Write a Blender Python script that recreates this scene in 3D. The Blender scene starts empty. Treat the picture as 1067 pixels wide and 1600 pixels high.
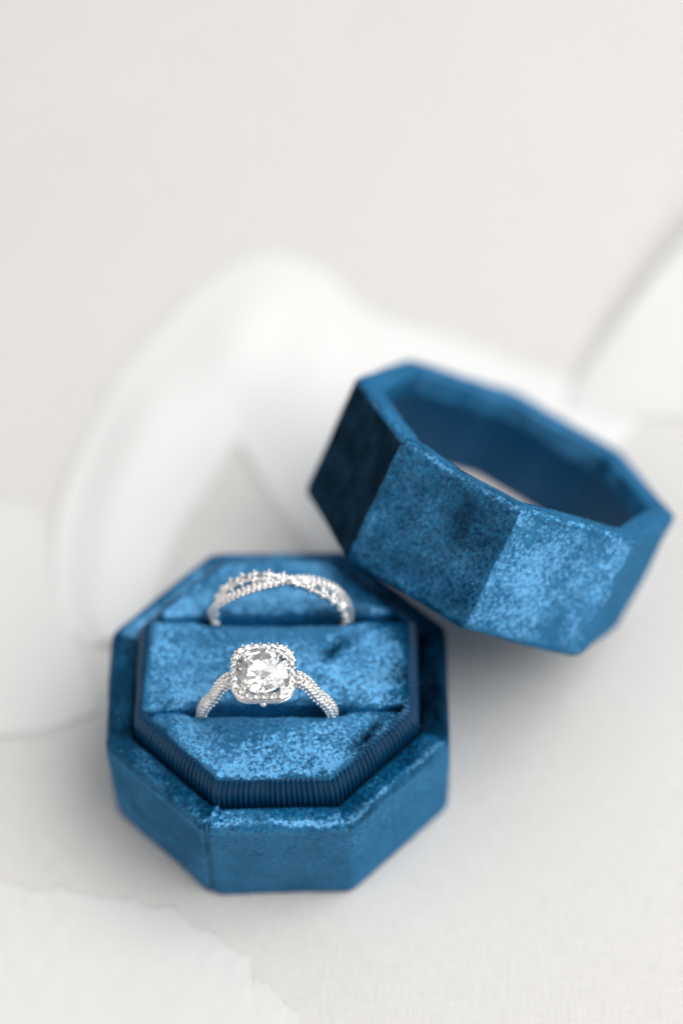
import bpy, bmesh, math, random
import numpy as np
from mathutils import Vector, Matrix, Euler, noise

S = 0.001            # everything below is written in millimetres
rnd = random.Random(7)
nrg = np.random.default_rng(11)
scn = bpy.context.scene
COL = scn.collection
PI = math.pi

# ------------------------------------------------------------------ camera
cam = bpy.data.objects.new('camera', bpy.data.cameras.new('camera'))
COL.objects.link(cam)
cam.location = (16.53 * S, -203.43 * S, 366.61 * S)
cam.rotation_euler = (math.radians(34.183), math.radians(1.306), math.radians(-0.268))
cam.data.sensor_fit = 'HORIZONTAL'
cam.data.sensor_width = 36
cam.data.lens = 36 * 4171.9 / 1067
cam.data.clip_start = 0.01
cam.data.clip_end = 20
cam.data.dof.use_dof = True
view = cam.rotation_euler.to_matrix() @ Vector((0, 0, -1))
cam.data.dof.focus_distance = (Vector((-1.3 * S, -10.5 * S, 33.0 * S)) - cam.location).dot(view)
cam.data.dof.aperture_fstop = 6.3
scn.camera = cam

# ------------------------------------------------------------------ light
w = bpy.data.worlds.new('World'); scn.world = w; w.use_nodes = True
bg = w.node_tree.nodes['Background']
bg.inputs[0].default_value = (0.99, 0.99, 1.0, 1); bg.inputs[1].default_value = 0.21

def area(name, d, dist, size, power, col=(1, 1, 1)):
    l = bpy.data.lights.new(name, 'AREA'); l.shape = 'SQUARE'; l.size = size * S; l.energy = power; l.color = col
    o = bpy.data.objects.new(name, l); COL.objects.link(o)
    v = Vector(d).normalized()
    o.location = (v * dist + Vector((5, 5, 15))) * S
    o.rotation_euler = v.to_track_quat('Z', 'Y').to_euler()
    return o
area('window_light', (0.66, -0.10, 0.95), 800, 800, 8.1, (1, 0.985, 0.965))
area('soft_fill_far', (0.35, 0.9, 1.0), 900, 900, 2.4, (0.97, 0.985, 1.0))  # soft fill from behind, not a window of its own

area('added_fill_left', (-0.75, -0.25, 0.85), 900, 900, 2.3, (1, 0.99, 0.975))  # added lamp on the left, whitens the centre stone

scn.view_settings.view_transform = 'Standard'
scn.view_settings.look = 'None'
scn.view_settings.exposure = 0.0
scn.view_settings.gamma = 1
scn.render.engine = 'CYCLES'
scn.cycles.max_bounces = 14
scn.cycles.transmission_bounces = 10
scn.cycles.glossy_bounces = 6
scn.cycles.sample_clamp_indirect = 6
scn.cycles.use_denoising = True

# ------------------------------------------------------------------ node helpers
def mat(name):
    m = bpy.data.materials.new(name); m.use_nodes = True
    nt = m.node_tree
    return m, nt, nt.nodes['Principled BSDF']
def N(nt, t, **kw):
    n = nt.nodes.new(t)
    for k, v in kw.items():
        if k.startswith('i_'):
            n.inputs[k[2:].replace('_', ' ')].default_value = v
        else:
            setattr(n, k, v)
    return n
def noise_node(nt, scale_mm, detail=3, rough=0.55, off=(0, 0, 0)):
    tc = N(nt, 'ShaderNodeTexCoord')
    mp = N(nt, 'ShaderNodeMapping'); mp.inputs['Location'].default_value = off
    nt.links.new(tc.outputs['Object'], mp.inputs[0])
    n = N(nt, 'ShaderNodeTexNoise'); n.inputs['Scale'].default_value = 1 / (scale_mm * S)
    n.inputs['Detail'].default_value = detail; n.inputs['Roughness'].default_value = rough
    nt.links.new(mp.outputs[0], n.inputs['Vector'])
    return n
def math_n(nt, op, a, b=None, clamp=False):
    m = N(nt, 'ShaderNodeMath', operation=op); m.use_clamp = clamp
    for i, v in enumerate((a, b)):
        if v is None: continue
        if isinstance(v, (int, float)): m.inputs[i].default_value = v
        else: nt.links.new(v, m.inputs[i])
    return m.outputs[0]
def vmath(nt, op, a, b=None, scale=None):
    m = N(nt, 'ShaderNodeVectorMath', operation=op)
    for i, v in enumerate((a, b)):
        if v is None: continue
        if isinstance(v, (tuple, list)): m.inputs[i].default_value = v
        else: nt.links.new(v, m.inputs[i])
    if scale is not None:
        if isinstance(scale, (int, float)): m.inputs['Scale'].default_value = scale
        else: nt.links.new(scale, m.inputs['Scale'])
    return m.outputs[0]

def nap_gloss(nt, p, normal, amount, rough=0.37, col=(0.23, 0.57, 0.95, 1)):
    """the broad soft highlight that pile gives where it leans towards the light"""
    g = N(nt, 'ShaderNodeBsdfAnisotropic'); g.inputs['Color'].default_value = col; g.inputs['Roughness'].default_value = rough
    nt.links.new(normal, g.inputs['Normal'])
    ms = N(nt, 'ShaderNodeMixShader'); ms.inputs[0].default_value = amount
    nt.links.new(p.outputs[0], ms.inputs[1]); nt.links.new(g.outputs[0], ms.inputs[2])
    nt.links.new(ms.outputs[0], nt.nodes['Material Output'].inputs[0]); return ms
def velvet_material(name, off=(0, 0, 0), rough_pile=0.9, base=(0.0, 0.035, 0.105), tip=(0.001, 0.185, 0.405)):
    m, nt, p = mat(name)
    at = N(nt, 'ShaderNodeAttribute', attribute_name='pile')
    geo = N(nt, 'ShaderNodeNewGeometry')
    n1 = noise_node(nt, 0.62, 2, 0.6, off)              # tufts of pile
    n2 = noise_node(nt, 0.26, 2, 0.6, off)              # single tips
    n3 = noise_node(nt, 7.0, 2, 0.5, off)               # brushed patches
    v1 = vmath(nt, 'SUBTRACT', n1.outputs['Color'], (0.5, 0.5, 0.5))
    v2 = vmath(nt, 'SUBTRACT', n2.outputs['Color'], (0.5, 0.5, 0.5))
    v3 = vmath(nt, 'SUBTRACT', n3.outputs['Color'], (0.5, 0.5, 0.5))
    s = vmath(nt, 'ADD', vmath(nt, 'SCALE', v1, scale=rough_pile * 2.0), vmath(nt, 'SCALE', v2, scale=rough_pile * 1.1))
    s = vmath(nt, 'ADD', s, vmath(nt, 'SCALE', v3, scale=1.3))
    tr = N(nt, 'ShaderNodeVectorTransform', vector_type='VECTOR', convert_from='OBJECT', convert_to='WORLD')
    nt.links.new(vmath(nt, 'ADD', s, at.outputs['Vector']), tr.inputs[0])
    nn = vmath(nt, 'NORMALIZE', vmath(nt, 'ADD', geo.outputs['Normal'], tr.outputs[0]))
    nt.links.new(nn, p.inputs['Normal'])
    ms = nap_gloss(nt, p, nn, 0.25)
    # tips are paler than the depth of the pile
    f = math_n(nt, 'MULTIPLY_ADD', n2.outputs['Fac'], 2.6); f.node.inputs[2].default_value = -0.75
    g = math_n(nt, 'MULTIPLY_ADD', n1.outputs['Fac'], 3.0); g.node.inputs[2].default_value = -1.15
    h = math_n(nt, 'ADD', math_n(nt, 'MULTIPLY', f, 0.45), math_n(nt, 'MULTIPLY', g, 0.6), True)
    mx = N(nt, 'ShaderNodeMix', data_type='RGBA')
    nt.links.new(h, mx.inputs[0]); mx.inputs[6].default_value = (*base, 1); mx.inputs[7].default_value = (*tip, 1)
    ca = N(nt, 'ShaderNodeAttribute', attribute_name='shade_tint')
    m2 = N(nt, 'ShaderNodeMix', data_type='RGBA'); nt.links.new(ca.outputs['Fac'], m2.inputs[0]); m2.inputs[7].default_value = (0.0, 0.006, 0.018, 1)  # painted shade pulls the velvet towards near black
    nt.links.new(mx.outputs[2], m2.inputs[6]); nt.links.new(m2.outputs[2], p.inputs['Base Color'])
    nt.links.new(math_n(nt, 'MULTIPLY_ADD', ca.outputs['Fac'], -0.23), ms.inputs[0])
    ms.inputs[0].links[0].from_node.inputs[2].default_value = 0.25
    p.inputs['Roughness'].default_value = 0.9
    p.inputs['Specular IOR Level'].default_value = 0.0
    p.inputs['Sheen Weight'].default_value = 0.04
    p.inputs['Sheen Roughness'].default_value = 0.35
    p.inputs['Sheen Tint'].default_value = (0.14, 0.5, 0.95, 1)
    return m
M_VELVET = velvet_material('blue_velvet')
M_VELVET_SMOOTH = velvet_material('blue_velvet_side', rough_pile=0.5)

m, nt, p = mat('blue_grosgrain'); M_RIB = m
p.inputs['Base Color'].default_value = (0.0, 0.038, 0.10, 1); p.inputs['Roughness'].default_value = 0.28
p.inputs['Specular Tint'].default_value = (0.45, 0.7, 1.0, 1)
p.inputs['Specular IOR Level'].default_value = 0.5
p.inputs['Sheen Weight'].default_value = 0.08; p.inputs['Sheen Tint'].default_value = (0.35, 0.6, 0.9, 1); p.inputs['Sheen Roughness'].default_value = 0.3
n = noise_node(nt, 0.12, 2); b = N(nt, 'ShaderNodeBump'); b.inputs['Strength'].default_value = 0.35; b.inputs['Distance'].default_value = 0.03 * S
nt.links.new(n.outputs['Fac'], b.inputs['Height']); nt.links.new(b.outputs[0], p.inputs['Normal'])

m, nt, p = mat('dark_underside'); M_UNDERSIDE = m  # plain dark navy for the box underside
p.inputs['Base Color'].default_value = (0.002, 0.02, 0.06, 1); p.inputs['Roughness'].default_value = 0.9

m, nt, p = mat('cream_card'); M_CREAM = m
p.inputs['Base Color'].default_value = (0.80, 0.72, 0.66, 1); p.inputs['Roughness'].default_value = 0.6

m, nt, p = mat('white_gold'); M_METAL = m
p.inputs['Metallic'].default_value = 1; p.inputs['Base Color'].default_value = (0.93, 0.91, 0.89, 1); p.inputs['Roughness'].default_value = 0.09

m = bpy.data.materials.new('diamond'); M_STONE = m; m.use_nodes = True; nt = m.node_tree
nt.nodes.clear()
gsum = None
for c_, ior in (((1, 1, 1, 1), 2.42),):
    gl = N(nt, 'ShaderNodeBsdfGlass'); gl.inputs['IOR'].default_value = ior; gl.inputs['Roughness'].default_value = 0.0
    gl.inputs['Color'].default_value = c_
    if gsum is None: gsum = gl.outputs[0]
    else:
        ad = N(nt, 'ShaderNodeAddShader'); nt.links.new(gsum, ad.inputs[0]); nt.links.new(gl.outputs[0], ad.inputs[1]); gsum = ad.outputs[0]
df = N(nt, 'ShaderNodeBsdfDiffuse'); df.inputs[0].default_value = (1, 1, 1, 1)      # painted brightness: white diffuse added to lift the grey facets
ms = N(nt, 'ShaderNodeMixShader'); ms.inputs[0].default_value = 0.05
nt.links.new(gsum, ms.inputs[1]); nt.links.new(df.outputs[0], ms.inputs[2])
nt.links.new(ms.outputs[0], N(nt, 'ShaderNodeOutputMaterial').inputs[0])
m, nt, p = mat('small_diamond'); M_PAVE = m       # metallic in place of glass: mirror-bright little stones
p.inputs['Base Color'].default_value = (0.97, 0.96, 0.96, 1); p.inputs['Metallic'].default_value = 0.9; p.inputs['Roughness'].default_value = 0.06
p.inputs['Coat Weight'].default_value = 0.6; p.inputs['Coat Roughness'].default_value = 0.02

def linen_material():
    m, nt, p = mat('linen')
    tc = N(nt, 'ShaderNodeTexCoord')
    warp = noise_node(nt, 14, 3)
    vec = vmath(nt, 'ADD', tc.outputs['Object'], vmath(nt, 'SCALE', vmath(nt, 'SUBTRACT', warp.outputs['Color'], (0.5, 0.5, 0.5)), scale=0.9 * S))
    per = 0.55 * S
    hs = []
    sx = N(nt, 'ShaderNodeSeparateXYZ'); nt.links.new(vec, sx.inputs[0])
    for ax in (0, 1):
        a = math_n(nt, 'MULTIPLY', sx.outputs[ax], 2 * PI / per)
        hs.append(math_n(nt, 'SINE', a))
    wv = math_n(nt, 'MULTIPLY', hs[0], hs[1])           # over-under of a plain weave
    st = []
    for ax, sc in ((0, (1 / (0.5 * S), 1 / (3.5 * S), 1)), (1, (1 / (3.5 * S), 1 / (0.5 * S), 1))):   # slubs: uneven thickness of threads
        mp = N(nt, 'ShaderNodeMapping'); mp.inputs['Scale'].default_value = sc
        nt.links.new(vec, mp.inputs[0])
        nn = N(nt, 'ShaderNodeTexNoise'); nn.inputs['Scale'].default_value = 1; nn.inputs['Detail'].default_value = 2
        nt.links.new(mp.outputs[0], nn.inputs['Vector']); st.append(nn.outputs['Fac'])
    slub = math_n(nt, 'ADD', math_n(nt, 'MULTIPLY', st[0], 0.8), math_n(nt, 'MULTIPLY', st[1], 0.6))
    h = math_n(nt, 'ADD', math_n(nt, 'MULTIPLY', wv, 0.8), slub)
    b = N(nt, 'ShaderNodeBump'); b.inputs['Strength'].default_value = 0.55; b.inputs['Distance'].default_value = 0.16 * S
    nt.links.new(h, b.inputs['Height']); nt.links.new(b.outputs[0], p.inputs['Normal'])
    cr = N(nt, 'ShaderNodeMix', data_type='RGBA')
    cr.inputs[6].default_value = (0.61, 0.596, 0.572, 1); cr.inputs[7].default_value = (0.825, 0.812, 0.79, 1)
    fac = math_n(nt, 'MULTIPLY_ADD', h, 0.8); fac.node.inputs[2].default_value = -0.08; fac.node.use_clamp = True
    nt.links.new(fac, cr.inputs[0]); nt.links.new(cr.outputs[2], p.inputs['Base Color'])
    p.inputs['Roughness'].default_value = 0.95; p.inputs['Specular IOR Level'].default_value = 0.1
    return m
M_LINEN = linen_material()
def silk_material(name, col, sheer=0.45):
    m, nt, p = mat(name)
    p.inputs['Base Color'].default_value = (*col, 1); p.inputs['Roughness'].default_value = 0.55
    p.inputs['Specular IOR Level'].default_value = 0.3; p.inputs['Sheen Weight'].default_value = 0.3
    n = noise_node(nt, 2.5, 4); b = N(nt, 'ShaderNodeBump'); b.inputs['Strength'].default_value = 0.25; b.inputs['Distance'].default_value = 0.3 * S
    nt.links.new(n.outputs['Fac'], b.inputs['Height']); nt.links.new(b.outputs[0], p.inputs['Normal'])
    tl = N(nt, 'ShaderNodeBsdfTranslucent'); tl.inputs[0].default_value = (0.9, 0.9, 0.885, 1)
    ms = N(nt, 'ShaderNodeMixShader'); ms.inputs[0].default_value = sheer
    nt.links.new(p.outputs[0], ms.inputs[1]); nt.links.new(tl.outputs[0], ms.inputs[2]); nt.links.new(ms.outputs[0], nt.nodes['Material Output'].inputs[0])
    return m
M_SILK = silk_material('white_silk', (0.80, 0.797, 0.787), 0.06)
M_TAIL = silk_material('pale_ribbon', (0.755, 0.75, 0.736), 0.1)

# ------------------------------------------------------------------ object helpers
def mesh_obj(name, V, F, material, parent=None, smooth=True, pile=None, shade_tint=None):
    me = bpy.data.meshes.new(name)
    V = np.asarray(V, dtype=float) * S
    me.from_pydata(V.tolist(), [], F)
    me.materials.append(material)
    if smooth: me.polygons.foreach_set('use_smooth', [True] * len(me.polygons))
    if pile is not None:
        a = me.attributes.new('pile', 'FLOAT_VECTOR', 'POINT')
        pv = np.asarray(pile, dtype=np.float32)
        if pv.ndim == 1: pv = np.tile(pv, (len(V), 1))
        a.data.foreach_set('vector', pv.ravel())
        c = me.attributes.new('shade_tint', 'FLOAT', 'POINT')          # shade painted into the velvet colour; fibres there are shorter too
        c.data.foreach_set('value', np.zeros(len(V), dtype=np.float32) if shade_tint is None else np.asarray(shade_tint, dtype=np.float32))
    me.update()
    o = bpy.data.objects.new(name, me); COL.objects.link(o)
    if parent: o.parent = parent
    return o
def thing(name, label, cat, loc=(0, 0, 0), rot=(0, 0, 0), group=None):
    o = bpy.data.objects.new(name, None); COL.objects.link(o)
    o.empty_display_size = 0.01
    o.location = Vector(loc) * S; o.rotation_euler = rot
    o['label'] = label; o['category'] = cat
    if group: o['group'] = group
    return o
def tag(o, label, cat, group=None):
    o['label'] = label; o['category'] = cat
    if group: o['group'] = group
def loft(rings, closed=True, cap0=False, cap1=False):
    n = len(rings[0]); V = np.concatenate(rings); F = []
    for i in range(len(rings) - 1):
        a = i * n; b = a + n
        for j in range(n if closed else n - 1):
            k = (j + 1) % n
            F.append((a + j, a + k, b + k, b + j))
    if cap0: F.append(tuple(range(n - 1, -1, -1)))
    if cap1: F.append(tuple(range((len(rings) - 1) * n, len(rings) * n)))
    return V, F
SY = 0.955
def octring(ap, r, z, ns=34, nc=7, sy=SY):
    """octagon of apothem ap with rounded corners r, starting at the corner left of the front (-y) side"""
    pts = []
    c = (ap - r) / math.cos(PI / 8)
    for i in range(8):
        ca = -PI / 2 - PI / 8 + i * PI / 4
        cx, cy = c * math.cos(ca), c * math.sin(ca)
        arc = [(cx + r * math.cos(ca - PI / 8 + PI / 4 * t / (nc - 1)), cy + r * math.sin(ca - PI / 8 + PI / 4 * t / (nc - 1))) for t in range(nc)]
        ca2 = ca + PI / 4; cx2, cy2 = c * math.cos(ca2), c * math.sin(ca2)
        e = arc[-1]; f = (cx2 + r * math.cos(ca2 - PI / 8), cy2 + r * math.sin(ca2 - PI / 8))
        pts += arc
        pts += [(e[0] + (f[0] - e[0]) * t / ns, e[1] + (f[1] - e[1]) * t / ns) for t in range(1, ns)]
    a = np.array(pts); return np.column_stack([a[:, 0], a[:, 1] * sy, np.full(len(a), z)])
def densify(prof, step):
    out = [prof[0]]
    for a, b in zip(prof, prof[1:]):
        L = math.dist(a[:2], b[:2]); k = max(1, int(round(L / step)))
        for t in range(1, k + 1):
            out.append(tuple(a[i] + (b[i] - a[i]) * t / k for i in range(len(a))))
    return out
def arc_prof(c, r, a0, a1, n, cr):
    return [(c[0] + r * math.cos(math.radians(a0 + (a1 - a0) * t / n)), c[1] + r * math.sin(math.radians(a0 + (a1 - a0) * t / n)), cr) for t in range(n + 1)]
def wobble(V, amp, scale, seed):
    out = V.copy()
    for i, v in enumerate(V):
        d = noise.noise_vector(Vector((v[0] / scale + seed, v[1] / scale, v[2] / scale)))
        out[i] += np.array(d) * amp
    return out
def edge_weight(n_side, n_corner, idx=0):
    pass

LGT = np.array((0.33, -0.36, 0.87))                       # half way between the window and the viewer's side
def fibres(src, name, density, length, width, parent, material, seed, lean=(0, 0, 0), keep=None):
    """short upright pile fibres rooted all over a velvet mesh, each a real tapering blade"""
    g = np.random.default_rng(seed)
    me = src.data; me.calc_loop_triangles()
    nv = len(me.vertices); co = np.empty(nv * 3); me.vertices.foreach_get('co', co); co = co.reshape(-1, 3) / S
    no = np.empty(nv * 3); me.vertices.foreach_get('normal', no); no = no.reshape(-1, 3)
    tr = np.empty(len(me.loop_triangles) * 3, dtype=np.int32); me.loop_triangles.foreach_get('vertices', tr); tr = tr.reshape(-1, 3)
    if keep is not None:
        tr = tr[keep(co[tr].mean(1), no[tr].mean(1))]
    a, b, c = co[tr[:, 0]], co[tr[:, 1]], co[tr[:, 2]]
    ar = np.linalg.norm(np.cross(b - a, c - a), axis=1) / 2
    n = int(ar.sum() * density)
    t = g.choice(len(tr), n, p=ar / ar.sum())
    u = g.random(n); v = g.random(n); f = u + v > 1; u[f] = 1 - u[f]; v[f] = 1 - v[f]
    P = a[t] + (b[t] - a[t]) * u[:, None] + (c[t] - a[t]) * v[:, None]
    Nn = no[tr[t, 0]] * (1 - u - v)[:, None] + no[tr[t, 1]] * u[:, None] + no[tr[t, 2]] * v[:, None]
    Nn /= np.linalg.norm(Nn, axis=1)[:, None] + 1e-9
    pile = np.empty(nv * 3, dtype=np.float32)
    if 'pile' in me.attributes:
        me.attributes['pile'].data.foreach_get('vector', pile); pile = pile.reshape(-1, 3)[tr[t, 0]]
    else: pile = np.zeros((n, 3), dtype=np.float32)
    cr = np.zeros(nv, dtype=np.float32)
    if 'shade_tint' in me.attributes: me.attributes['shade_tint'].data.foreach_get('value', cr)
    cr = cr[tr[t, 0]]
    L0 = 1 - 0.75 * cr[:, None]
    # tufts lean together
    cl = np.array([tuple(noise.noise_vector(Vector(q / 0.9))) for q in P])
    D = Nn + cl * 0.5 + pile * 0.9 + g.normal(0, 0.28, (n, 3))
    k = (D * Nn).sum(1); D += Nn * np.maximum(0, 0.35 - k)[:, None]
    D /= np.linalg.norm(D, axis=1)[:, None]
    side = np.cross(D, g.normal(0, 1, (n, 3))); side /= np.linalg.norm(side, axis=1)[:, None]
    L = length * g.uniform(0.6, 1.15, n)[:, None] * L0
    W = width * g.uniform(0.7, 1.3, n)[:, None]
    P = P - Nn * 0.05
    V = np.stack([P - side * W / 2, P + side * W / 2, P + D * L], 1).reshape(-1, 3)
    m2 = bpy.data.meshes.new(name)
    m2.vertices.add(3 * n); m2.vertices.foreach_set('co', (V * S).ravel())
    m2.loops.add(3 * n); m2.loops.foreach_set('vertex_index', np.arange(3 * n, dtype=np.int32))
    m2.polygons.add(n); m2.polygons.foreach_set('loop_start', np.arange(n, dtype=np.int32) * 3)
    m2.materials.append(material); m2.update(calc_edges=True)
    at = m2.attributes.new('tint', 'FLOAT', 'FACE')
    at.data.foreach_set('value', g.random(n).astype(np.float32))
    patch = np.array([noise.noise(Vector(q / 5.5 + 31)) for q in P])
    clump = np.array([noise.noise(Vector(q / 0.5 + 7)) for q in P]); fine = np.array([noise.noise(Vector(q / 0.24 + 7)) for q in P])
    at.data.foreach_set('value', np.clip(0.66 + clump * 0.7 + fine * 0.45 + patch * 0.6 + g.normal(0, 0.10, n), 0, 1).astype(np.float32))
    sn = Nn * 0.8 + pile * 1.3 + cl * 1.1 + g.normal(0, 0.3, (n, 3)) + patch[:, None] * np.array((-0.9, 0.5, 0))
    sn *= 1.0
    c2 = m2.attributes.new('shade_tint', 'FLOAT', 'FACE'); c2.data.foreach_set('value', cr)
    a2 = m2.attributes.new('nap', 'FLOAT_VECTOR', 'FACE'); a2.data.foreach_set('vector', sn.astype(np.float32).ravel())
    o = bpy.data.objects.new(name, m2); COL.objects.link(o); o.parent = parent
    o['kind'] = 'stuff'
    return o
def fibre_material():
    m, nt, p = mat('blue_velvet_pile')
    a = N(nt, 'ShaderNodeAttribute', attribute_name='tint')
    mx = N(nt, 'ShaderNodeMix', data_type='RGBA')
    nt.links.new(a.outputs['Fac'], mx.inputs[0])
    mx.inputs[6].default_value = (0.0, 0.03, 0.10, 1); mx.inputs[7].default_value = (0.015, 0.31, 0.66, 1)
    a2 = N(nt, 'ShaderNodeAttribute', attribute_name='nap')
    tr = N(nt, 'ShaderNodeVectorTransform', vector_type='VECTOR', convert_from='OBJECT', convert_to='WORLD')
    nt.links.new(a2.outputs['Vector'], tr.inputs[0])
    nn = vmath(nt, 'NORMALIZE', tr.outputs[0]); nt.links.new(nn, p.inputs['Normal']); ms = nap_gloss(nt, p, nn, 0.30)
    ca = N(nt, 'ShaderNodeAttribute', attribute_name='shade_tint')
    m2 = N(nt, 'ShaderNodeMix', data_type='RGBA'); nt.links.new(ca.outputs['Fac'], m2.inputs[0]); m2.inputs[7].default_value = (0.0, 0.008, 0.024, 1)  # same painted shade on the fibres
    nt.links.new(mx.outputs[2], m2.inputs[6]); nt.links.new(m2.outputs[2], p.inputs['Base Color'])
    nt.links.new(math_n(nt, 'MULTIPLY_ADD', ca.outputs['Fac'], -0.19), ms.inputs[0])
    ms.inputs[0].links[0].from_node.inputs[2].default_value = 0.2
    p.inputs['Roughness'].default_value = 0.7; p.inputs['Specular IOR Level'].default_value = 0.06
    return m
M_PILE = fibre_material()

# ------------------------------------------------------------------ the cloth underneath
def ground():
    n = 260; ext = 900
    u = np.linspace(-1, 1, n); g = np.sign(u) * (0.35 * np.abs(u) + 0.65 * np.abs(u) ** 3) * ext
    V = []
    for y in g:
        for x in g:
            q = Vector((x, y, 0))
            far = min(1, max(0, (math.hypot(x - 15, y - 10) - 75) / 60))
            z = noise.noise(q / 70) * 1.6 * far + noise.noise(q / 23 + Vector((3, 1, 0))) * 0.35 * far - 0.25 * far
            V.append((x, y, z))
    F = [(j * n + i, j * n + i + 1, (j + 1) * n + i + 1, (j + 1) * n + i) for j in range(n - 1) for i in range(n - 1)]
    o = mesh_obj('tablecloth', V, F, M_LINEN); o['kind'] = 'structure'
    return o
ground()

# ------------------------------------------------------------------ ring box base
H = 21.27
def seam_cut(V, nper, corner=0, ns=34, nc=7, depth=0.55, w=0.32):
    """a stitched seam: the cloth dips in along one corner"""
    out = V.reshape(-1, nper, 3).copy()
    c0 = corner * (nc + ns - 1) + nc // 2
    for r in out:
        p = r[c0].copy()
        d = np.linalg.norm(r - p, axis=1)
        k = depth * np.exp(-(d / w) ** 2)
        rad = r.copy(); rad[:, 2] = 0; rad /= np.linalg.norm(rad, axis=1)[:, None] + 1e-9
        r -= rad * k[:, None]
    return out.reshape(-1, 3)
def corner_dense(ap, r, z, ns=34, nc=7): return octring(ap, r, z, ns, nc)

base = thing('ring_box', 'open octagonal blue velvet ring box base holding two rings in its raised cushion', 'ring box')
NS, NC = 40, 9
prof = [(24.0, 0.02, 2.8), (24.6, 0.02, 3.0)] + arc_prof((24.65, 0.8), 0.78, -90, 0, 4, 3.2) + \
       [(25.55, 8, 3.2), (25.5, H - 1.6, 3.0)] + arc_prof((23.9, H - 1.55), 1.6, 0, 90, 8, 2.8) + [(22.2, H - 0.05, 1.3)] + \
       arc_prof((21.9, H - 0.55), 0.5, 90, 180, 4, 1.0) + [(21.35, H - 6, 1.0)]
prof = densify(prof, 0.45)
V, F = loft([octring(a, r, z, NS, NC) for a, z, r in prof])
nper = 8 * (NC + NS - 1)
V = seam_cut(V, nper, 0, NS, NC, 1.0, 0.38)
puff = np.array([0.0])
V = wobble(V, 0.16, 9, 1.3); V = wobble(V, 0.07, 2.2, 8.1); V[:, 2] = np.maximum(V[:, 2], 0.0)
def side_pile(V, amount_by_side, along=(0, 0, -0.4), nsides=8):
    ang = np.arctan2(V[:, 1] / SY, V[:, 0])
    idx = np.round((ang + PI / 2) / (PI / 4)).astype(int) % 8      # 0 = front, 1 = front right ...
    out = np.zeros((len(V), 3), dtype=np.float32)
    for i in range(8):
        out[idx == i] = amount_by_side[i]
    return out
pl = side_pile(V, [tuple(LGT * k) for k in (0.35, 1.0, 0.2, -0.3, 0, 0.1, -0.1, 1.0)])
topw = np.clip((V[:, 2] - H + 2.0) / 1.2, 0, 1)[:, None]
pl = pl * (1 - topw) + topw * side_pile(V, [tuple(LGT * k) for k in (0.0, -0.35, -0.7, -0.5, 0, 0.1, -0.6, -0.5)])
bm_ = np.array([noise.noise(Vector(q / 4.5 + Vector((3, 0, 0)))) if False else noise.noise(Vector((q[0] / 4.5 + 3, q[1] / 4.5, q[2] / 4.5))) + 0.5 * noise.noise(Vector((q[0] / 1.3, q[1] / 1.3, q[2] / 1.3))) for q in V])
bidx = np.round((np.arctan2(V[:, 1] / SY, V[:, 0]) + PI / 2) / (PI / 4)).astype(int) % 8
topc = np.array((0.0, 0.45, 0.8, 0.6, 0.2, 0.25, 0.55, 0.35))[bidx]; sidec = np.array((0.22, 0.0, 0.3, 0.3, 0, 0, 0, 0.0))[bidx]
bcr = np.clip(topc * topw[:, 0] + sidec * (1 - topw[:, 0]) + 0.4 * bm_ * (topw[:, 0] * 0.8 + 0.2), 0, 1)  # shade painted into rims and sides, with random mottling
shell = mesh_obj('shell', V, F, M_VELVET_SMOOTH, base, pile=pl, shade_tint=bcr)
# floor hidden inside, closes the shell
fl = octring(24.0, 2.0, 0.05, 4, 3); mesh_obj('underside', fl, [tuple(range(len(fl)))], M_UNDERSIDE, base)

def ribbed(name, prof, parent, pitch, amp, material, inward=False, spr=8, ncr=1.2):
    """grosgrain band round the octagon: upright ribs as real geometry"""
    ref = octring(prof[len(prof) // 2][0], ncr, 0, 200, 12)
    seg = np.linalg.norm(np.diff(np.vstack([ref, ref[:1]]), axis=0), axis=1); cum = np.concatenate([[0], np.cumsum(seg)])
    tot = cum[-1]; nr = int(round(tot / pitch)); n = nr * spr
    s = np.arange(n) / n * tot
    jit = np.array([noise.noise(Vector((q / 2.3, 4.4, 0))) * 1.1 for q in s])
    ph = 2 * PI * s * nr / tot + jit
    rib = (np.abs(np.cos(ph / 2)) ** 0.8) * amp * np.array([1 + 0.5 * noise.noise(Vector((q / 1.7, 9.4, 0))) for q in s])
    rings = []
    for a, z, r in prof:
        R = octring(a, r, z, 200, 12)
        R = np.vstack([R, R[:1]])
        P = np.column_stack([np.interp(s, cum, R[:, k]) for k in range(3)])
        d = P.copy(); d[:, 2] = 0; d /= np.linalg.norm(d, axis=1)[:, None]
        rings.append(P + d * (rib * (-1 if inward else 1))[:, None])
    V, F = loft(rings)
    return mesh_obj(name, V, F, material, parent)
CT = 27.0                                                   # height of the cushion top
cprof = densify([(20.75, H - 3.5, 1.3), (20.75, H + 1.2, 1.3)] + [(20.65, H + 2.4, 1.3), (20.35, H + 3.3, 1.3), (20.0, H + 4.2, 1.3), (19.5, H + 4.9, 1.3), (18.6, H + 5.2, 1.2)], 0.5)
ribbed('ribbed_collar', cprof, base, 0.78, 0.46, M_RIB)

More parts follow.
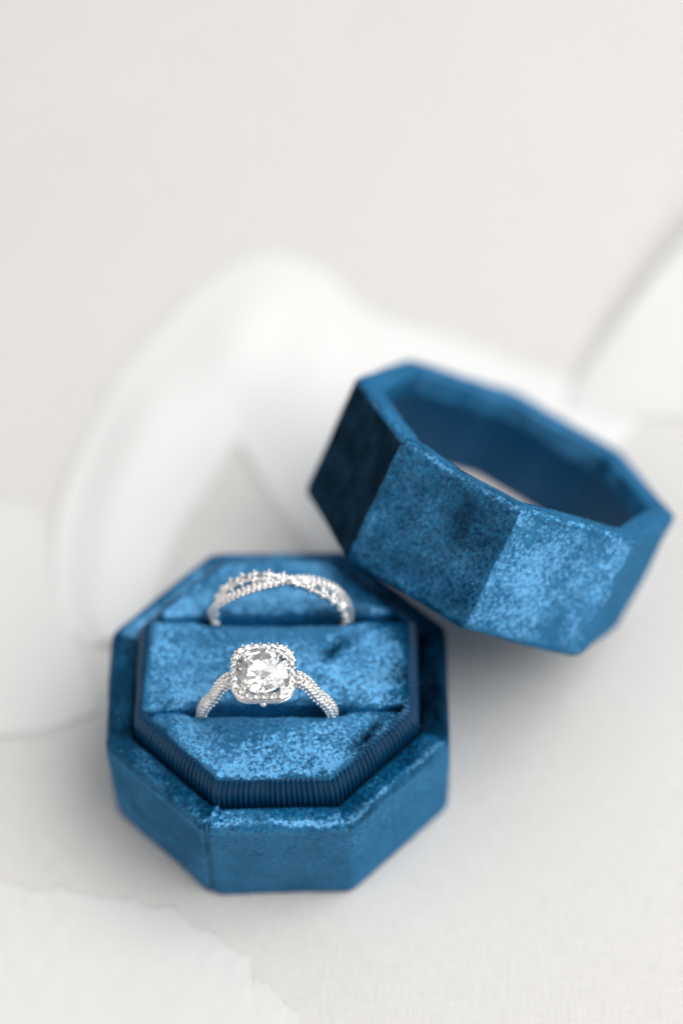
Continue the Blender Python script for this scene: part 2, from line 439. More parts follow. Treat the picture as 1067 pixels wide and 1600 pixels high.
# the three velvet panels of the cushion
def clip(poly, a, b, c):            # keep a*x+b*y<=c
    out = []
    for i in range(len(poly)):
        p, q = poly[i], poly[(i + 1) % len(poly)]
        dp = a * p[0] + b * p[1] - c; dq = a * q[0] + b * q[1] - c
        if dp <= 0: out.append(p)
        if dp * dq < 0:
            t = dp / (dp - dq); out.append((p[0] + (q[0] - p[0]) * t, p[1] + (q[1] - p[1]) * t))
    return out
def inset_poly(poly, d):
    n = len(poly); out = []
    for i in range(n):
        p0, p1, p2 = (np.array(poly[j % n]) for j in (i - 1, i, i + 1))
        e1 = (p1 - p0) / np.linalg.norm(p1 - p0); e2 = (p2 - p1) / np.linalg.norm(p2 - p1)
        n1 = np.array((-e1[1], e1[0])); n2 = np.array((-e2[1], e2[0]))
        A = np.array([n1, n2]); out.append(tuple(np.linalg.solve(A, [n1 @ p1 + d, n2 @ p1 + d])))
    return out
def round_poly(poly, r, step_n):
    n = len(poly); pts = []
    ins = inset_poly(poly, r)
    for i in range(n):
        p0, p1, p2 = (np.array(poly[j % n]) for j in (i - 1, i, i + 1))
        e1 = (p1 - p0) / np.linalg.norm(p1 - p0); e2 = (p2 - p1) / np.linalg.norm(p2 - p1)
        a1 = math.atan2(-e1[0], e1[1]); a2 = math.atan2(-e2[0], e2[1])
        while a2 < a1: a2 += 2 * PI
        c = ins[i]
        for t in range(6):
            a = a1 + (a2 - a1) * t / 5
            pts.append((c[0] + r * math.cos(a), c[1] + r * math.sin(a)))
        q = ins[(i + 1) % n]; e = np.array(pts[-1]); f = np.array((q[0] + r * math.cos(a2), q[1] + r * math.sin(a2)))
        k = step_n[i]
        for t in range(1, k): pts.append(tuple(e + (f - e) * t / k))
    return pts
SLOT1, SLOT2 = -7.2, 8.7
XC1, XC2 = -1.25, 0.7
def cushion(name, y0, y1, seed, pile):
    A = 19.75
    oc = [(x, y) for x, y, z in octring(A, 0.001, 0, 1, 2)]
    oc = [(p[0], p[1]) for p in oc]
    poly = clip(clip(oc, 0, -1, -y0), 0, 1, y1)
    # ccw check
    ar = sum(poly[i][0] * poly[(i + 1) % len(poly)][1] - poly[(i + 1) % len(poly)][0] * poly[i][1] for i in range(len(poly)))
    if ar < 0: poly = poly[::-1]
    # drop doubled points
    pp = []
    for p in poly:
        if not pp or math.dist(p, pp[-1]) > 1.2: pp.append(p)
    if math.dist(pp[0], pp[-1]) < 1.2: pp.pop()
    poly = pp
    steps = [max(3, int(math.dist(poly[i], poly[(i + 1) % len(poly)]) / 0.4)) for i in range(len(poly))]
    rings = []
    R = 1.15
    prof = [(0.0, CT - 7)] + [(0.0, CT - R - t) for t in (3, 1.5, 0.6)] + [(R - R * math.cos(math.radians(a)), CT - R + R * math.sin(math.radians(a))) for a in range(0, 91, 10)]
    for d, z in prof:
        q = round_poly(inset_poly(poly, d) if d > 0.001 else poly, max(0.35, 0.8 - 0.25 * d), steps)
        rings.append(np.column_stack([np.array(q), np.full(len(q), z)]))
    inner = rings[-1]; c = inner.mean(0)
    for t in np.linspace(0, 1, 32)[1:-1]:
        q = inner + (c - inner) * t; q[:, 2] = CT + 0.45 * math.sin(t * PI / 2)
        rings.append(q)
    V, F = loft(rings, cap1=True)
    # the slit opens round the band of the ring standing in it
    for ys, xc in ((SLOT1, XC1), (SLOT2, XC2)):
        for sgn in (-1, 1):
            near = (np.abs(V[:, 1] - ys) < 5) & ((V[:, 1] - ys) * sgn > 0) & ((y0 + y1) / 2 * sgn > ys * sgn)
            g = 0.75 / (1 + np.exp((np.abs(V[:, 0] - xc) - 11.8) / 0.6))
            dist = np.abs(V[:, 1] - ys)
            V[near, 1] += sgn * (g * np.exp(-(dist / 2.2) ** 2))[near]
            V[near, 2] -= (0.35 * g * np.exp(-(dist / 2.0) ** 2))[near]
    V = wobble(V, 0.3, 7, seed); V = wobble(V, 0.12, 1.6, seed + 5)
    k = np.full(len(V), 0.6)
    X, Y = V[:, 0], V[:, 1]
    k -= 1.1 / (1 + np.exp(-(X - 17.0) / 1.2))                                  # nap leans away along the right edge, shade painted further down
    for cx, cy, ang, ln, wd, am in ((9.0, 2.5, 0.75, 3.4, 1.2, 1.0), (13.0, -13.0, 0.85, 5.5, 1.5, 1.1), (-15.5, -10.5, -0.8, 3.5, 1.6, 0.5), (4.5, -16.5, 0.5, 3.0, 1.2, 0.6), (-9, 3, 0.9, 3, 1.5, 0.25)):
        u = (X - cx) * math.cos(ang) + (Y - cy) * math.sin(ang); v = -(X - cx) * math.sin(ang) + (Y - cy) * math.cos(ang)
        k -= am * 1.0 * np.exp(-(u / ln) ** 2 - (v / wd) ** 2)                        # finger strokes in the nap
    mo = np.array([noise.noise(Vector((q[0] / 4 + seed, q[1] / 4, 0))) + 0.6 * noise.noise(Vector((q[0] / 1.2, q[1] / 1.2, seed))) for q in V])
    cr = np.clip(np.clip((0.45 - k) * 0.8, 0, 0.9) + 0.38 * mo, 0, 1)  # painted shade where the nap leans away, plus random mottling
    return mesh_obj(name, V, F, M_VELVET, base, pile=k[:, None] * LGT, shade_tint=cr)
cu1 = cushion('cushion_panel', -30, SLOT1 - 0.12, 2.2, (0.25, -0.1, 0))
cu2 = cushion('cushion_panel', SLOT1 + 0.12, SLOT2 - 0.12, 5.1, (0.35, -0.15, 0))
cu3 = cushion('cushion_panel', SLOT2 + 0.12, 30, 9.4, (0.1, 0.1, 0))

# ------------------------------------------------------------------ lid, leaning with one edge on the cloth
HL = 20.78
lid = thing('ring_box_cover', 'upturned octagonal blue velvet ring box lid leaning on the edge of the base', 'ring box lid',
            (28.365, 24.756, 16.697), (-0.60407, -0.42867, -1.22446))
FLOOR = 6.3
prof = [(22.5, -0.3, 1.2), (23.6, -0.35, 1.4)] + arc_prof((24.3, 1.15), 1.5, -90, 0, 6, 2.6) + [(25.95, 8, 2.2), (25.9, HL - 1.0, 2.0)] + \
       arc_prof((24.8, HL - 0.9), 1.1, 0, 90, 6, 1.8) + [(22.9, HL - 0.05, 0.9)] + arc_prof((22.6, HL - 0.9), 0.8, 90, 180, 4, 0.9) + [(21.75, HL - 3.6, 0.9)] + \
       arc_prof((22.05, HL - 3.7), 0.3, 180, 270, 3, 0.9)
prof = densify(prof, 0.45)
V, F = loft([octring(a, r, z, NS, NC) for a, z, r in prof])
V = wobble(V, 0.22, 9, 4.3); V = wobble(V, 0.08, 2.2, 3.1)
mid = Vector((math.cos(-PI / 4), math.sin(-PI / 4) * SY, 0)) * 24
V[:, 2] -= 0.7 * np.exp(-(((V[:, 0] - mid.x) ** 2 + (V[:, 1] - mid.y) ** 2) / 30)) * np.clip((V[:, 2] - HL + 6) / 6, 0, 1)
LM = Euler((-0.60407, -0.42867, -1.22446)).to_matrix()
LL = np.array(LM.transposed() @ Vector(LGT))
pl = side_pile(V, [tuple(LL * k) for k in (-3.0, -0.1, 1.4, 0.5, 0, 0, 0, 0)])
pl *= np.clip((HL - 0.5 - V[:, 2]) / 0.5, 0, 1)[:, None]
rr = np.maximum(np.abs(V[:, 0]), np.abs(V[:, 1]))
sidx = np.round((np.arctan2(V[:, 1] / SY, V[:, 0]) + PI / 2) / (PI / 4)).astype(int) % 8
outer = np.hypot(V[:, 0], V[:, 1] / SY) > 24.6
mott = np.array([noise.noise(Vector(q / 3.5)) + 0.6 * noise.noise(Vector(q / 1.1)) for q in V])
lcr = np.where((sidx == 0) & outer & (V[:, 2] < HL - 0.7), np.clip(0.93 + 0.13 * mott, 0, 0.99), 0.0)  # left panel's shade painted almost black
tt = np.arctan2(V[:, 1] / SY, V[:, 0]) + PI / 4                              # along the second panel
lcr = np.where((sidx == 1) & outer, np.clip(0.30 + 0.45 * np.exp(-((tt - 0.18) / 0.16) ** 2 - ((V[:, 2] - 15) / 5) ** 2) + 0.35 * mott, 0, 1), lcr)  # milder painted shade on the second panel, mottled
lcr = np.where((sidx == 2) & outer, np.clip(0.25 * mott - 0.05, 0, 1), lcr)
lcr = np.where(~outer & (V[:, 2] < HL - 0.6), np.clip(0.42 + 0.5 * mott - 0.5 * (sidx == 7), 0, 1), lcr)  # shade painted inside the rim, left off the bright side
lshell = mesh_obj('shell', V, F, M_VELVET, lid, pile=pl, shade_tint=lcr)
bt = octring(22.6, 1.2, -0.3, 30, 5)
rings = [bt] + [np.column_stack([bt[:, 0] * k, bt[:, 1] * k, np.full(len(bt), -0.3)]) for k in np.linspace(1, 0.02, 24)[1:]]
Vb, Fb = loft(rings, cap1=True); mesh_obj('lid_top', wobble(Vb, 0.1, 8, 2), [f[::-1] for f in Fb], M_VELVET, lid, pile=(0, 0, 0))
ribbed('ribbed_lining', densify([(22.1, HL - 3.5, 1.0), (22.1, FLOOR - 0.3, 1.0)], 1.2), lid, 1.25, 0.5, M_RIB, inward=True, spr=8, ncr=1.0)
fl = octring(22.3, 1.0, FLOOR, 8, 4); mesh_obj('inner_card', fl, [tuple(range(len(fl)))], M_CREAM, lid)

# ------------------------------------------------------------------ rings
def hull(points):
    bm = bmesh.new()
    for p in points: bm.verts.new(Vector(p))
    r = bmesh.ops.convex_hull(bm, input=bm.verts)
    bmesh.ops.delete(bm, geom=[g for g in set(r['geom_interior']) if isinstance(g, bmesh.types.BMVert)], context='VERTS')
    bmesh.ops.recalc_face_normals(bm, faces=bm.faces)
    bm.verts.index_update()
    V = [tuple(v.co) for v in bm.verts]; F = [tuple(v.index for v in f.verts) for f in bm.faces]
    bm.free(); return V, F
def brilliant(r, sq=0.0):
    """a round brilliant cut facet by facet out of a slightly squared disc"""
    bm = bmesh.new(); n = 64; lo = []; hi = []
    for i in range(n):
        a = 2 * PI * i / n; k = 1 + sq * (1 - math.cos(4 * a)) / 2
        lo.append(bm.verts.new((k * math.cos(a), k * math.sin(a), -1.2))); hi.append(bm.verts.new((k * math.cos(a), k * math.sin(a), 1.0)))
    for i in range(n): bm.faces.new((lo[i], lo[(i + 1) % n], hi[(i + 1) % n], hi[i]))
    bm.faces.new(lo[::-1]); bm.faces.new(hi)
    def cut(co, no):
        r_ = bmesh.ops.bisect_plane(bm, geom=bm.verts[:] + bm.edges[:] + bm.faces[:], plane_co=co, plane_no=no, clear_outer=True)
        ed = [e for e in r_['geom_cut'] if isinstance(e, bmesh.types.BMEdge)]
        if ed: bmesh.ops.edgeloop_fill(bm, edges=ed)
    def ring(count, off, slope, rr, z, up):
        for i in range(count):
            a = off + 2 * PI * i / count; k = 1 + sq * (1 - math.cos(4 * a)) / 2 if rr > 0.9 else 1
            sl = math.radians(slope)
            cut((rr * k * math.cos(a), rr * k * math.sin(a), z), (math.sin(sl) * math.cos(a), math.sin(sl) * math.sin(a), math.cos(sl) * up))
    ring(16, PI / 16, 42.6, 1, -0.03, -1); ring(8, 0, 40.9, 1, -0.03, -1)
    ring(16, PI / 16, 41, 1, 0.03, 1); ring(8, 0, 34, 1, 0.03, 1)
    cut((0, 0, 0.33), (0, 0, 1)); ring(8, PI / 8, 21, 0.52, 0.33, 1)
    bmesh.ops.remove_doubles(bm, verts=bm.verts, dist=1e-4)
    bmesh.ops.recalc_face_normals(bm, faces=bm.faces)
    bm.verts.index_update()
    P = [tuple(v.co * r) for v in bm.verts]
    bm.free(); return hull(P)
def small_brilliant(r):
    P = [(0.58 * r * math.cos(i * PI / 3), 0.58 * r * math.sin(i * PI / 3), 0.34 * r) for i in range(6)]
    P += [(r * math.cos(i * PI / 6), r * math.sin(i * PI / 6), 0) for i in range(12)]
    P += [(0, 0, -0.8 * r)]
    return hull(P)
def make_mesh(name, V, F, m, smooth=False):
    me = bpy.data.meshes.new(name); me.from_pydata((np.array(V) * S).tolist(), [], F); me.materials.append(m)
    if smooth: me.polygons.foreach_set('use_smooth', [True] * len(me.polygons))
    me.update(); return me
def place(name, me, parent, loc, rot=None, sc=1.0):
    o = bpy.data.objects.new(name, me); COL.objects.link(o); o.parent = parent
    o.location = Vector(loc) * S
    if rot is not None: o.rotation_euler = rot.to_euler()
    o.scale = (sc, sc, sc) if isinstance(sc, (int, float)) else sc
    return o
def ball(c, r, nu=8, nv=5, sc=(1, 1, 1), M=None):
    V = [(0, 0, r)]; F = []
    for j in range(1, nv):
        for i in range(nu):
            a = 2 * PI * i / nu; b = PI * j / nv
            V.append((r * math.sin(b) * math.cos(a), r * math.sin(b) * math.sin(a), r * math.cos(b)))
    V.append((0, 0, -r)); L = len(V) - 1
    for i in range(nu): F.append((0, 1 + i, 1 + (i + 1) % nu))
    for j in range(nv - 2):
        for i in range(nu):
            a = 1 + j * nu; F.append((a + i, a + nu + i, a + nu + (i + 1) % nu, a + (i + 1) % nu))
    for i in range(nu): F.append((L, L - nu + (i + 1) % nu, L - nu + i))
    V = np.array(V) * np.array(sc)
    if M is not None: V = V @ np.array(M.to_3x3()).T
    return V + np.array(c), F
class Join:
    def __init__(s): s.V = []; s.F = []; s.n = 0
    def add(s, V, F):
        s.V.append(np.asarray(V, float)); s.F += [tuple(i + s.n for i in f) for f in F]; s.n += len(V)
    def build(s, name, m, parent, smooth=True): return mesh_obj(name, np.concatenate(s.V), s.F, m, parent, smooth)
def tube(pts, rad, n=8):
    pts = [Vector(p) for p in pts]; rings = []
    up = Vector((0.123, 0.97, 0.2)).normalized()
    for i, p in enumerate(pts):
        t = (pts[min(i + 1, len(pts) - 1)] - pts[max(i - 1, 0)]).normalized()
        a = t.cross(up).normalized(); b = t.cross(a).normalized()
        r = rad[i] if isinstance(rad, (list, tuple)) else rad
        rings.append(np.array([tuple(p + a * r * math.cos(2 * PI * k / n) + b * r * math.sin(2 * PI * k / n)) for k in range(n)]))
    return loft(rings, cap0=True, cap1=True)
def frame_at(t, nrm):
    """rotation whose z is nrm and x is t"""
    z = Vector(nrm).normalized(); x = (Vector(t) - z * Vector(t).dot(z)).normalized(); y = z.cross(x)
    return Matrix((x, y, z)).transposed()

# --- engagement ring; local origin at the centre of the hoop, z up, hoop in the xz plane
er = thing('halo_engagement_ring', 'white gold engagement ring with large diamond in a square halo, standing in the front slot', 'ring', (XC1, -7.5, CT - 1.9))
def hoop(R_of, half_w, thick, n=120, a0=-PI, a1=PI):
    rings = []
    for i in range(n + 1):
        th = a0 + (a1 - a0) * i / n; R = R_of(th); w = half_w(th); r = R - thick(th)
        e = Vector((math.sin(th), 0, math.cos(th)))
        prof = [(-w, r + 0.15), (-w, R - 0.4), (-w * 0.8, R - 0.14), (0, R - 0.08), (w * 0.8, R - 0.14), (w, R - 0.4), (w, r + 0.15), (w * 0.6, r), (-w * 0.6, r)]
        rings.append(np.array([tuple(e * q[1] + Vector((0, q[0], 0))) for q in prof]))
    return rings
def Rhalo(th):
    a = abs(th); u = max(0, min(1, (math.radians(56) - a) / math.radians(38))); return 10.2 + 2.5 * u * u * (3 - 2 * u)
A0 = math.radians(19); CR = 0.88
def band_frame(th, sgn, Rf):
    f = lambda t: Vector((sgn * math.sin(t) * Rf(t), 0, math.cos(t) * Rf(t)))
    p = f(th); tg = (f(th + 0.01) - f(th - 0.01)).normalized()
    nrm = tg.cross(Vector((0, 1, 0))); nrm = nrm if nrm.dot(p) > 0 else -nrm
    return p, tg, nrm.normalized()
for sgn in (-1, 1):
    rings = []
    for i in range(91):
        th = A0 + (PI * 0.9995 - A0) * i / 90
        p, tg, nr = band_frame(th, sgn, Rhalo); c = p - nr * CR; cr = CR * (0.93 if th < 1.9 else 0.88)
        sec = [(cr * math.sin(a), cr * math.cos(a)) for a in np.linspace(-1.9, 1.9, 13)] + [(0.7, -0.42), (-0.7, -0.42)]
        rings.append(np.array([tuple(c + Vector((0, q[0], 0)) + nr * q[1]) for q in sec]))
    V, F = loft(rings, cap0=True, cap1=True)
    if sgn > 0: F = [f[::-1] for f in F]
    mesh_obj('shank', V, F, M_METAL, er)
# lower gallery arch under the head
V, F = loft(hoop(lambda t: 10.6, lambda t: 0.55, lambda t: 0.8, 40, -math.radians(50), math.radians(50)), cap0=True, cap1=True)
mesh_obj('gallery_arch', V, F, M_METAL, er)
pv = make_mesh('stone', *small_brilliant(0.5), M_PAVE)
beads = Join()
for sgn in (-1, 1):
    th = math.radians(22); k = 0
    while th < math.radians(106):
        p, tg, nr = band_frame(th, sgn, Rhalo)
        for row, ph in enumerate((-86, -43, 0, 43, 86)):
            ph = math.radians(ph)
            nn = (nr * math.cos(ph) + Vector((0, 1, 0)) * math.sin(ph)).normalized()
            c = p - nr * CR + nn * (CR - 0.02) + tg * (0.38 if row % 2 else 0)
            place('stone', pv, er, c, frame_at(tg, nn) @ Matrix.Rotation(rnd.random() * 6, 3, 'Z'), 0.84)
            sd = nn.cross(tg).normalized()
            for s2, s3 in ((1, 1), (1, -1)):
                beads.add(*ball(c + tg * 0.46 * s2 + sd * 0.30 * s3 + nn * 0.14, 0.23, 7, 5))
        th += 0.92 / Rhalo(th)
beads.build('setting_beads', M_METAL, er)['kind'] = 'stuff'

# --- halo head
HZ = 12.85                                       # height of the halo above the hoop centre
def squarish(ap, rc, n=96):
    pts = []
    for i in range(4):
        ca = PI / 4 + i * PI / 2; cx, cy = (ap - rc) * math.sqrt(2) * math.cos(ca), (ap - rc) * math.sqrt(2) * math.sin(ca)
        for t in range(12):
            a = ca - PI / 4 + PI / 2 * t / 12; pts.append((cx + rc * math.cos(a), cy + rc * math.sin(a)))
        a2 = ca + PI / 4; e = (cx + rc * math.cos(a2), cy + rc * math.sin(a2))
        c2 = ca + PI / 2; f = ((ap - rc) * math.sqrt(2) * math.cos(c2) + rc * math.cos(a2), (ap - rc) * math.sqrt(2) * math.sin(c2) + rc * math.sin(a2))
        for t in range(12): pts.append((e[0] + (f[0] - e[0]) * t / 12, e[1] + (f[1] - e[1]) * t / 12))
    return pts
def resample(pts, n, off=0.0):
    P = np.array(pts + pts[:1]); L = np.concatenate([[0], np.cumsum(np.linalg.norm(np.diff(P, axis=0), axis=1))])
    s = (np.arange(n) + off) / n * L[-1]
    Q = np.column_stack([np.interp(s, L, P[:, 0]), np.interp(s, L, P[:, 1])])
    s2 = (s + 0.05) % L[-1]; Q2 = np.column_stack([np.interp(s2, L, P[:, 0]), np.interp(s2, L, P[:, 1])])
    return Q, (Q2 - Q) / np.linalg.norm(Q2 - Q, axis=1)[:, None]
def sqring(ap, rc, z): return np.array([(x, y, z) for x, y in squarish(ap, rc)])
rings = [sqring(3.1, 2.1, HZ - 0.9), sqring(3.3, 2.2, HZ - 0.25), sqring(3.6, 2.3, HZ - 0.05), sqring(4.5, 2.7, HZ - 0.12), sqring(4.68, 2.75, HZ - 0.3), sqring(4.68, 2.75, HZ - 0.62), sqring(4.3, 2.6, HZ - 0.7), sqring(3.1, 2.1, HZ - 0.9)]
V, F = loft(rings); mesh_obj('halo_frame', V, [f[::-1] for f in F], M_METAL, er)
# scalloped gallery rail below the halo, joined to it by little posts
rings = [sqring(a, 2.6, z) for a, z in ((4.28, HZ - 1.42), (4.52, HZ - 1.38), (4.56, HZ - 1.22), (4.50, HZ - 1.10), (4.28, HZ - 1.12), (4.28, HZ - 1.42))]
V, F = loft(rings); mesh_obj('gallery_rail', V, [f[::-1] for f in F], M_METAL, er)
post = make_mesh('rail_post', *tube([(0, 0, -1.2), (0, 0, -0.5)], 0.13, 6), M_METAL, True)
hs = make_mesh('halo_stone', *small_brilliant(0.53), M_PAVE)
Q, T = resample(squarish(4.15, 2.5), 24, 0.5)
hb = Join()
for i in range(24):
    n_out = Vector((T[i][1], -T[i][0], 0)); nn = (Vector((0, 0, 1)) + n_out * 0.12)
    place('halo_stone', hs, er, (Q[i][0], Q[i][1], HZ + 0.05), frame_at((T[i][0], T[i][1], 0), nn) @ Matrix.Rotation(rnd.random() * 6, 3, 'Z'))
Q2, T2 = resample(squarish(4.15, 2.5), 24, 0.0)
for i in range(24):
    n_out = np.array((T2[i][1], -T2[i][0]))
    for d in (-0.36, 0.45):
        p = Q2[i] + n_out * d; hb.add(*ball((p[0], p[1], HZ + 0.16), 0.17, 7, 5, (1, 1, 1)))
    p = Q2[i] + n_out * 0.36
    place('rail_post', post, er, (p[0], p[1], HZ))
hb.build('halo_beads', M_METAL, er)['kind'] = 'stuff'
cs = make_mesh('centre_stone', *brilliant(3.68, 0.06), M_STONE)
place('centre_stone', cs, er, (0, 0, HZ + 0.62), Matrix.Rotation(PI / 8, 3, 'Z'))
for i in range(4):
    a = PI / 4 + i * PI / 2; d = Vector((math.cos(a), math.sin(a), 0))
    for k in (-0.13, 0.13):           # each corner is held by a split claw
        t = Vector((-math.sin(a), math.cos(a), 0)) * k * 1.9
        P = [d * 2.0 + t * .3 + Vector((0, 0, HZ - 3.0)), d * 3.3 + t + Vector((0, 0, HZ - 1.0)), d * 3.9 + t + Vector((0, 0, HZ + 0.4)), d * 3.82 + t + Vector((0, 0, HZ + 0.95)), d * 3.5 + t + Vector((0, 0, HZ + 1.2)), d * 3.1 + t * .8 + Vector((0, 0, HZ + 1.28))]
        V, F = tube(P, [0.25, 0.28, 0.28, 0.27, 0.24, 0.14], 8)
        mesh_obj('claw', V, F, M_METAL, er)
# basket cross bar below the stone
V, F = tube([(0, -3.2, HZ - 1.6), (0, -1.6, HZ - 2.6), (0, 0, HZ - 2.9), (0, 1.6, HZ - 2.6), (0, 3.2, HZ - 1.6)], 0.3, 8); mesh_obj('basket_bar', V, F, M_METAL, er)
V, F = ball((0, -4.35, HZ - 1.9), 0.38, 10, 6, (1.3, 1, 1)); mesh_obj('hidden_bead', V, F, M_METAL, er)

# --- wedding band of two strands that twist over each other
wb = thing('twisted_wedding_band', 'white gold wedding band of two crossing diamond strands, standing in the back slot', 'ring', (XC2, 8.5, CT + 0.2))
RW = 10.3
def strand_y(th, which): return (-1 if which == 0 else 1) * 1.05 * math.sin(2 * (th - math.radians(6)))
def strand_R(th, which): return RW + (0.22 if which == 0 else -0.18) * math.cos(2 * (th - math.radians(6)))
def strand(which, hw, thick, name):
    rings = []; n = 150
    for i in range(n):
        th = 2 * PI * i / n; R = strand_R(th, which); y = strand_y(th, which); e = Vector((math.sin(th), 0, math.cos(th)))
        prof = [(-hw, R - thick), (-hw, R - 0.1), (-hw * .7, R), (hw * .7, R), (hw, R - 0.1), (hw, R - thick)]
        rings.append(np.array([tuple(e * q[1] + Vector((0, q[0] + y, 0))) for q in prof]))
    V, F = loft(rings + [rings[0]]); mesh_obj(name, V, F, M_METAL, wb)
strand(0, 0.55, 1.0, 'baguette_strand'); strand(1, 0.42, 0.9, 'pave_strand')
def strand_frame(th, which):
    f = lambda t: Vector((math.sin(t) * strand_R(t, which), strand_y(t, which), math.cos(t) * strand_R(t, which)))
    p = f(th); tg = (f(th + 0.01) - f(th - 0.01)).normalized(); e = Vector((math.sin(th), 0, math.cos(th)))
    return p, tg, e
bag = make_mesh('baguette_stone', *hull([(sx * 0.62, sy * 0.42, 0.0) for sx in (-1, 1) for sy in (-1, 1)] + [(sx * 0.44, sy * 0.24, 0.22) for sx in (-1, 1) for sy in (-1, 1)] + [(sx * 0.3, 0, -0.45) for sx in (-1, 1)]), M_PAVE)
th = -math.radians(98); wbeads = Join(); k = 0
while th < math.radians(100):
    p, tg, e = strand_frame(th, 0); M = frame_at(tg, e); sd = Vector((M[0][1], M[1][1], M[2][1]))
    if k % 2 == 0:
        place('baguette_stone', bag, wb, p + e * 0.10, M); st = 1.15
    else:
        for s_ in (-1, 1):
            place('stone', pv, wb, p + sd * 0.42 * s_ + e * 0.12, M @ Matrix.Rotation(rnd.random() * 6, 3, 'Z'), 0.75)
            wbeads.add(*ball(p + sd * 0.84 * s_ + e * 0.14, 0.23, 8, 5))
            # the claws run down the flank of the strand
            wbeads.add(*tube([p + sd * 0.86 * s_ + e * 0.10, p + sd * 0.84 * s_ - e * 0.95], 0.17, 7))
        st = 1.0
    for s_ in (-1, 1):
        wbeads.add(*ball(p + tg * 0.55 + sd * 0.5 * s_ + e * 0.16, 0.15, 6, 4))
    th += st / RW; k += 1
th = -math.radians(100)
while th < math.radians(100):
    p, tg, e = strand_frame(th, 1); c0 = p - e * 0.5
    side = e.cross(tg).normalized()
    for ph in (-1.35, 0, 1.35):
        nn = (e * math.cos(ph) + side * math.sin(ph)).normalized(); off = tg * (0.42 if ph else 0)
        c = c0 + nn * 0.56 + off
        place('stone', pv, wb, c, frame_at(tg, nn) @ Matrix.Rotation(rnd.random() * 6, 3, 'Z'), 0.84)
        wbeads.add(*ball(c + tg * 0.45 + nn * 0.12 + e * 0.1, 0.22, 7, 5))
    th += 0.88 / RW
wbeads.build('setting_beads', M_METAL, wb)['kind'] = 'stuff'

# ------------------------------------------------------------------ silk ribbon and folds, far out of focus
def sheet(name, rows, nu, nv, label, cat, seed, amp=0.5, thick=0.5, m=None, fray=0.0, arch=0.0):
    """lofted cloth strip: rows are (edge a, edge b) pairs of points, smoothly interpolated"""
    A = [Vector(r[0]) for r in rows]; B = [Vector(r[1]) for r in rows]
    def cr(P, t):
        k = min(int(t), len(P) - 2); u = t - k
        p0, p1, p2, p3 = P[max(k - 1, 0)], P[k], P[k + 1], P[min(k + 2, len(P) - 1)]
        return 0.5 * ((2 * p1) + (p2 - p0) * u + (2 * p0 - 5 * p1 + 4 * p2 - p3) * u * u + (3 * p1 - p0 - 3 * p2 + p3) * u ** 3)
    V = []
    for i in range(nu):
        t = i / (nu - 1) * (len(A) - 1) * 0.99999; a = cr(A, t); b = cr(B, t)
        for j in range(nv):
            s_ = j / (nv - 1); q = a.lerp(b, s_)
            q.z += math.sin(s_ * PI) ** 2 * (amp + arch * math.sin(PI * i / (nu - 1)) ** 0.5 * (0.75 + 0.5 * noise.noise(Vector((i * 0.06, seed, s_ * 1.5))))) + noise.noise(q / 16 + Vector((seed, 0, 0))) * amp
            if fray:
                nz = noise.noise_vector(Vector((a.x / 3.5, a.y / 3.5, seed))) + noise.noise_vector(Vector((a.x / 1.4, a.y / 1.4, seed))) * 0.3
                q += Vector((nz.x, nz.y, 0)) * fray * (1 - s_) ** 4
                q.z += fray * 0.12 * (1 - s_) ** 2 * noise.noise(q / 2.8) 
            q.z = max(q.z, 0.12)
            V.append(tuple(q))
    F = [(i * nv + j, i * nv + j + 1, (i + 1) * nv + j + 1, (i + 1) * nv + j) for i in range(nu - 1) for j in range(nv - 1)]
    o = mesh_obj(name, V, F, m or M_SILK)
    sm = o.modifiers.new('solid', 'SOLIDIFY'); sm.thickness = thick * S; sm.offset = 1
    tag(o, label, cat); return o
sheet('silk_ribbon', [((-31.3, 20.2, 0.1), (-24.6, 20.7, 0.1)), ((-36.5, 27.2, 0.1), (-21.8, 27.7, 0.2)), ((-38.4, 42.0, 0.2), (-18, 40.6, 0.2)), ((-34.6, 59.6, 0.3), (-12.9, 50.6, 0.2)), ((-25.2, 80.7, 0.5), (-9.1, 58.1, 0.2)), ((-7.4, 100.5, 0.6), (-7.8, 59.2, 0.2)), ((5.8, 98.2, 0.5), (-4.9, 53.4, 0.2)), ((14.2, 88.0, 0.4), (0.5, 44.0, 0.2)), ((28, 82.3, 0.3), (7.9, 35.2, 0.2)), ((44.4, 74.1, 0.2), (20.4, 32.7, 0.2)), ((62, 66, 0.1), (34, 29, 0.1))],
      120, 40, 'wide white silk ribbon looped into an arch behind the ring box', 'ribbon', 1.0, 0.6, 0.06, arch=2.0)
sheet('ribbon_tail', [((-60.5, 50.3, 0.1), (-56.6, 3.7, 0.1)), ((-47.7, 49.8, 0.1), (-44.5, 3.6, 0.1)), ((-40.6, 45.9, 0.1), (-36.5, 4.6, 0.1)), ((-37.6, 33.8, 0.1), (-29.1, 7.9, 0.1))], 40, 30, 'pale ribbon end lying flat at the left edge of the linen', 'ribbon', 5.0, 0.2, 0.02, m=M_TAIL)
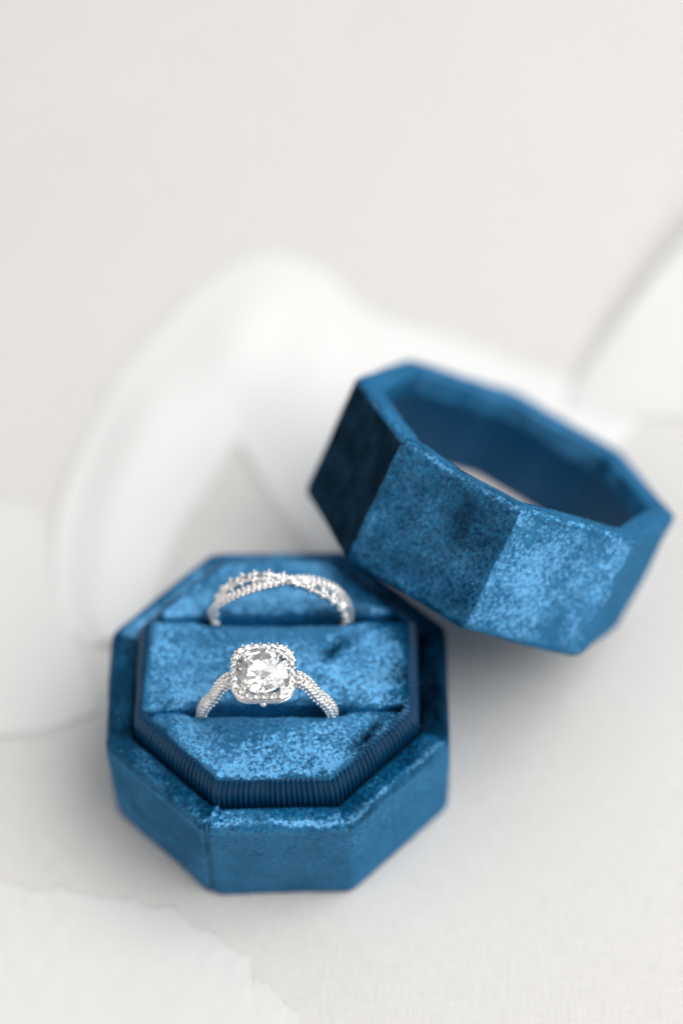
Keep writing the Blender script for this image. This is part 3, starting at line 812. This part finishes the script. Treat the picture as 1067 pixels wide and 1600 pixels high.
sheet('fabric_flap', [((47, 67.9, 0.1), (48.2, 64.5, 0.1)), ((56.6, 81.3, 3), (60, 63.6, 0.1)), ((67.5, 96.7, 4.5), (73, 63.3, 0.1)), ((80, 113.1, 6), (92.6, 64.9, 0.1))], 40, 24, 'smooth white fabric flap with a diagonal edge at the right, behind the lid', 'fabric', 3.0, 0.4, 0.1, m=M_TAIL)
sheet('silk_scarf', [((-54.5, -22.8, 0.1), (-51.8, -64.7, 0.8)), ((-42.8, -22, 0.1), (-40.6, -64.8, 0.8)), ((-31.1, -22.6, 0.1), (-28.5, -64.9, 0.6)), ((-20.4, -24.9, 0.1), (-18.3, -65, 0.5)), ((-11.5, -29.7, 0.1), (-10, -65.1, 0.4)), ((-3.7, -37.1, 0.1), (-3.5, -65.2, 0.4)), ((3, -45.3, 0.1), (5, -65.2, 0.3))], 160, 110, 'thin white silk scarf spread in the bottom left corner', 'scarf', 8.0, 0.2, 0.02, m=M_TAIL, fray=1.9)

# ------------------------------------------------------------------ velvet pile, rooted on the shells and cushions
cam_dir = np.array(-view)
def facing(o):
    Mw = np.array(o.matrix_world.to_3x3())
    return lambda c, n: (n @ Mw.T) @ cam_dir > -0.25
bpy.context.view_layer.update()
LD = 15
sx, sy_ = 25.5 / math.cos(PI / 8) * math.cos(-5 * PI / 8), 25.5 / math.cos(PI / 8) * math.sin(-5 * PI / 8) * SY
def shell_keep(c, n):
    d = np.abs((c[:, 0] * sy_ - c[:, 1] * sx) / math.hypot(sx, sy_))
    return facing(shell)(c, n) & ~((d < 0.24) & (c[:, 1] < -15))
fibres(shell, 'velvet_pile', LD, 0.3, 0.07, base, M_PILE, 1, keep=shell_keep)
for i, c in enumerate((cu1, cu2, cu3)):
    fibres(c, 'velvet_pile', LD * 1.2, 0.34, 0.075, base, M_PILE, 2 + i, keep=facing(c))
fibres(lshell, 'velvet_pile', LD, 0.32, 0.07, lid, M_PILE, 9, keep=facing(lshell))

m, nt, p = mat('pale_lint'); p.inputs['Base Color'].default_value = (0.45, 0.6, 0.8, 1); p.inputs['Roughness'].default_value = 0.8
fibres(lshell, 'lint', 0.03, 1.1, 0.05, lid, m, 21, keep=facing(lshell))
fibres(shell, 'lint', 0.03, 1.1, 0.05, base, m, 22, keep=facing(shell))
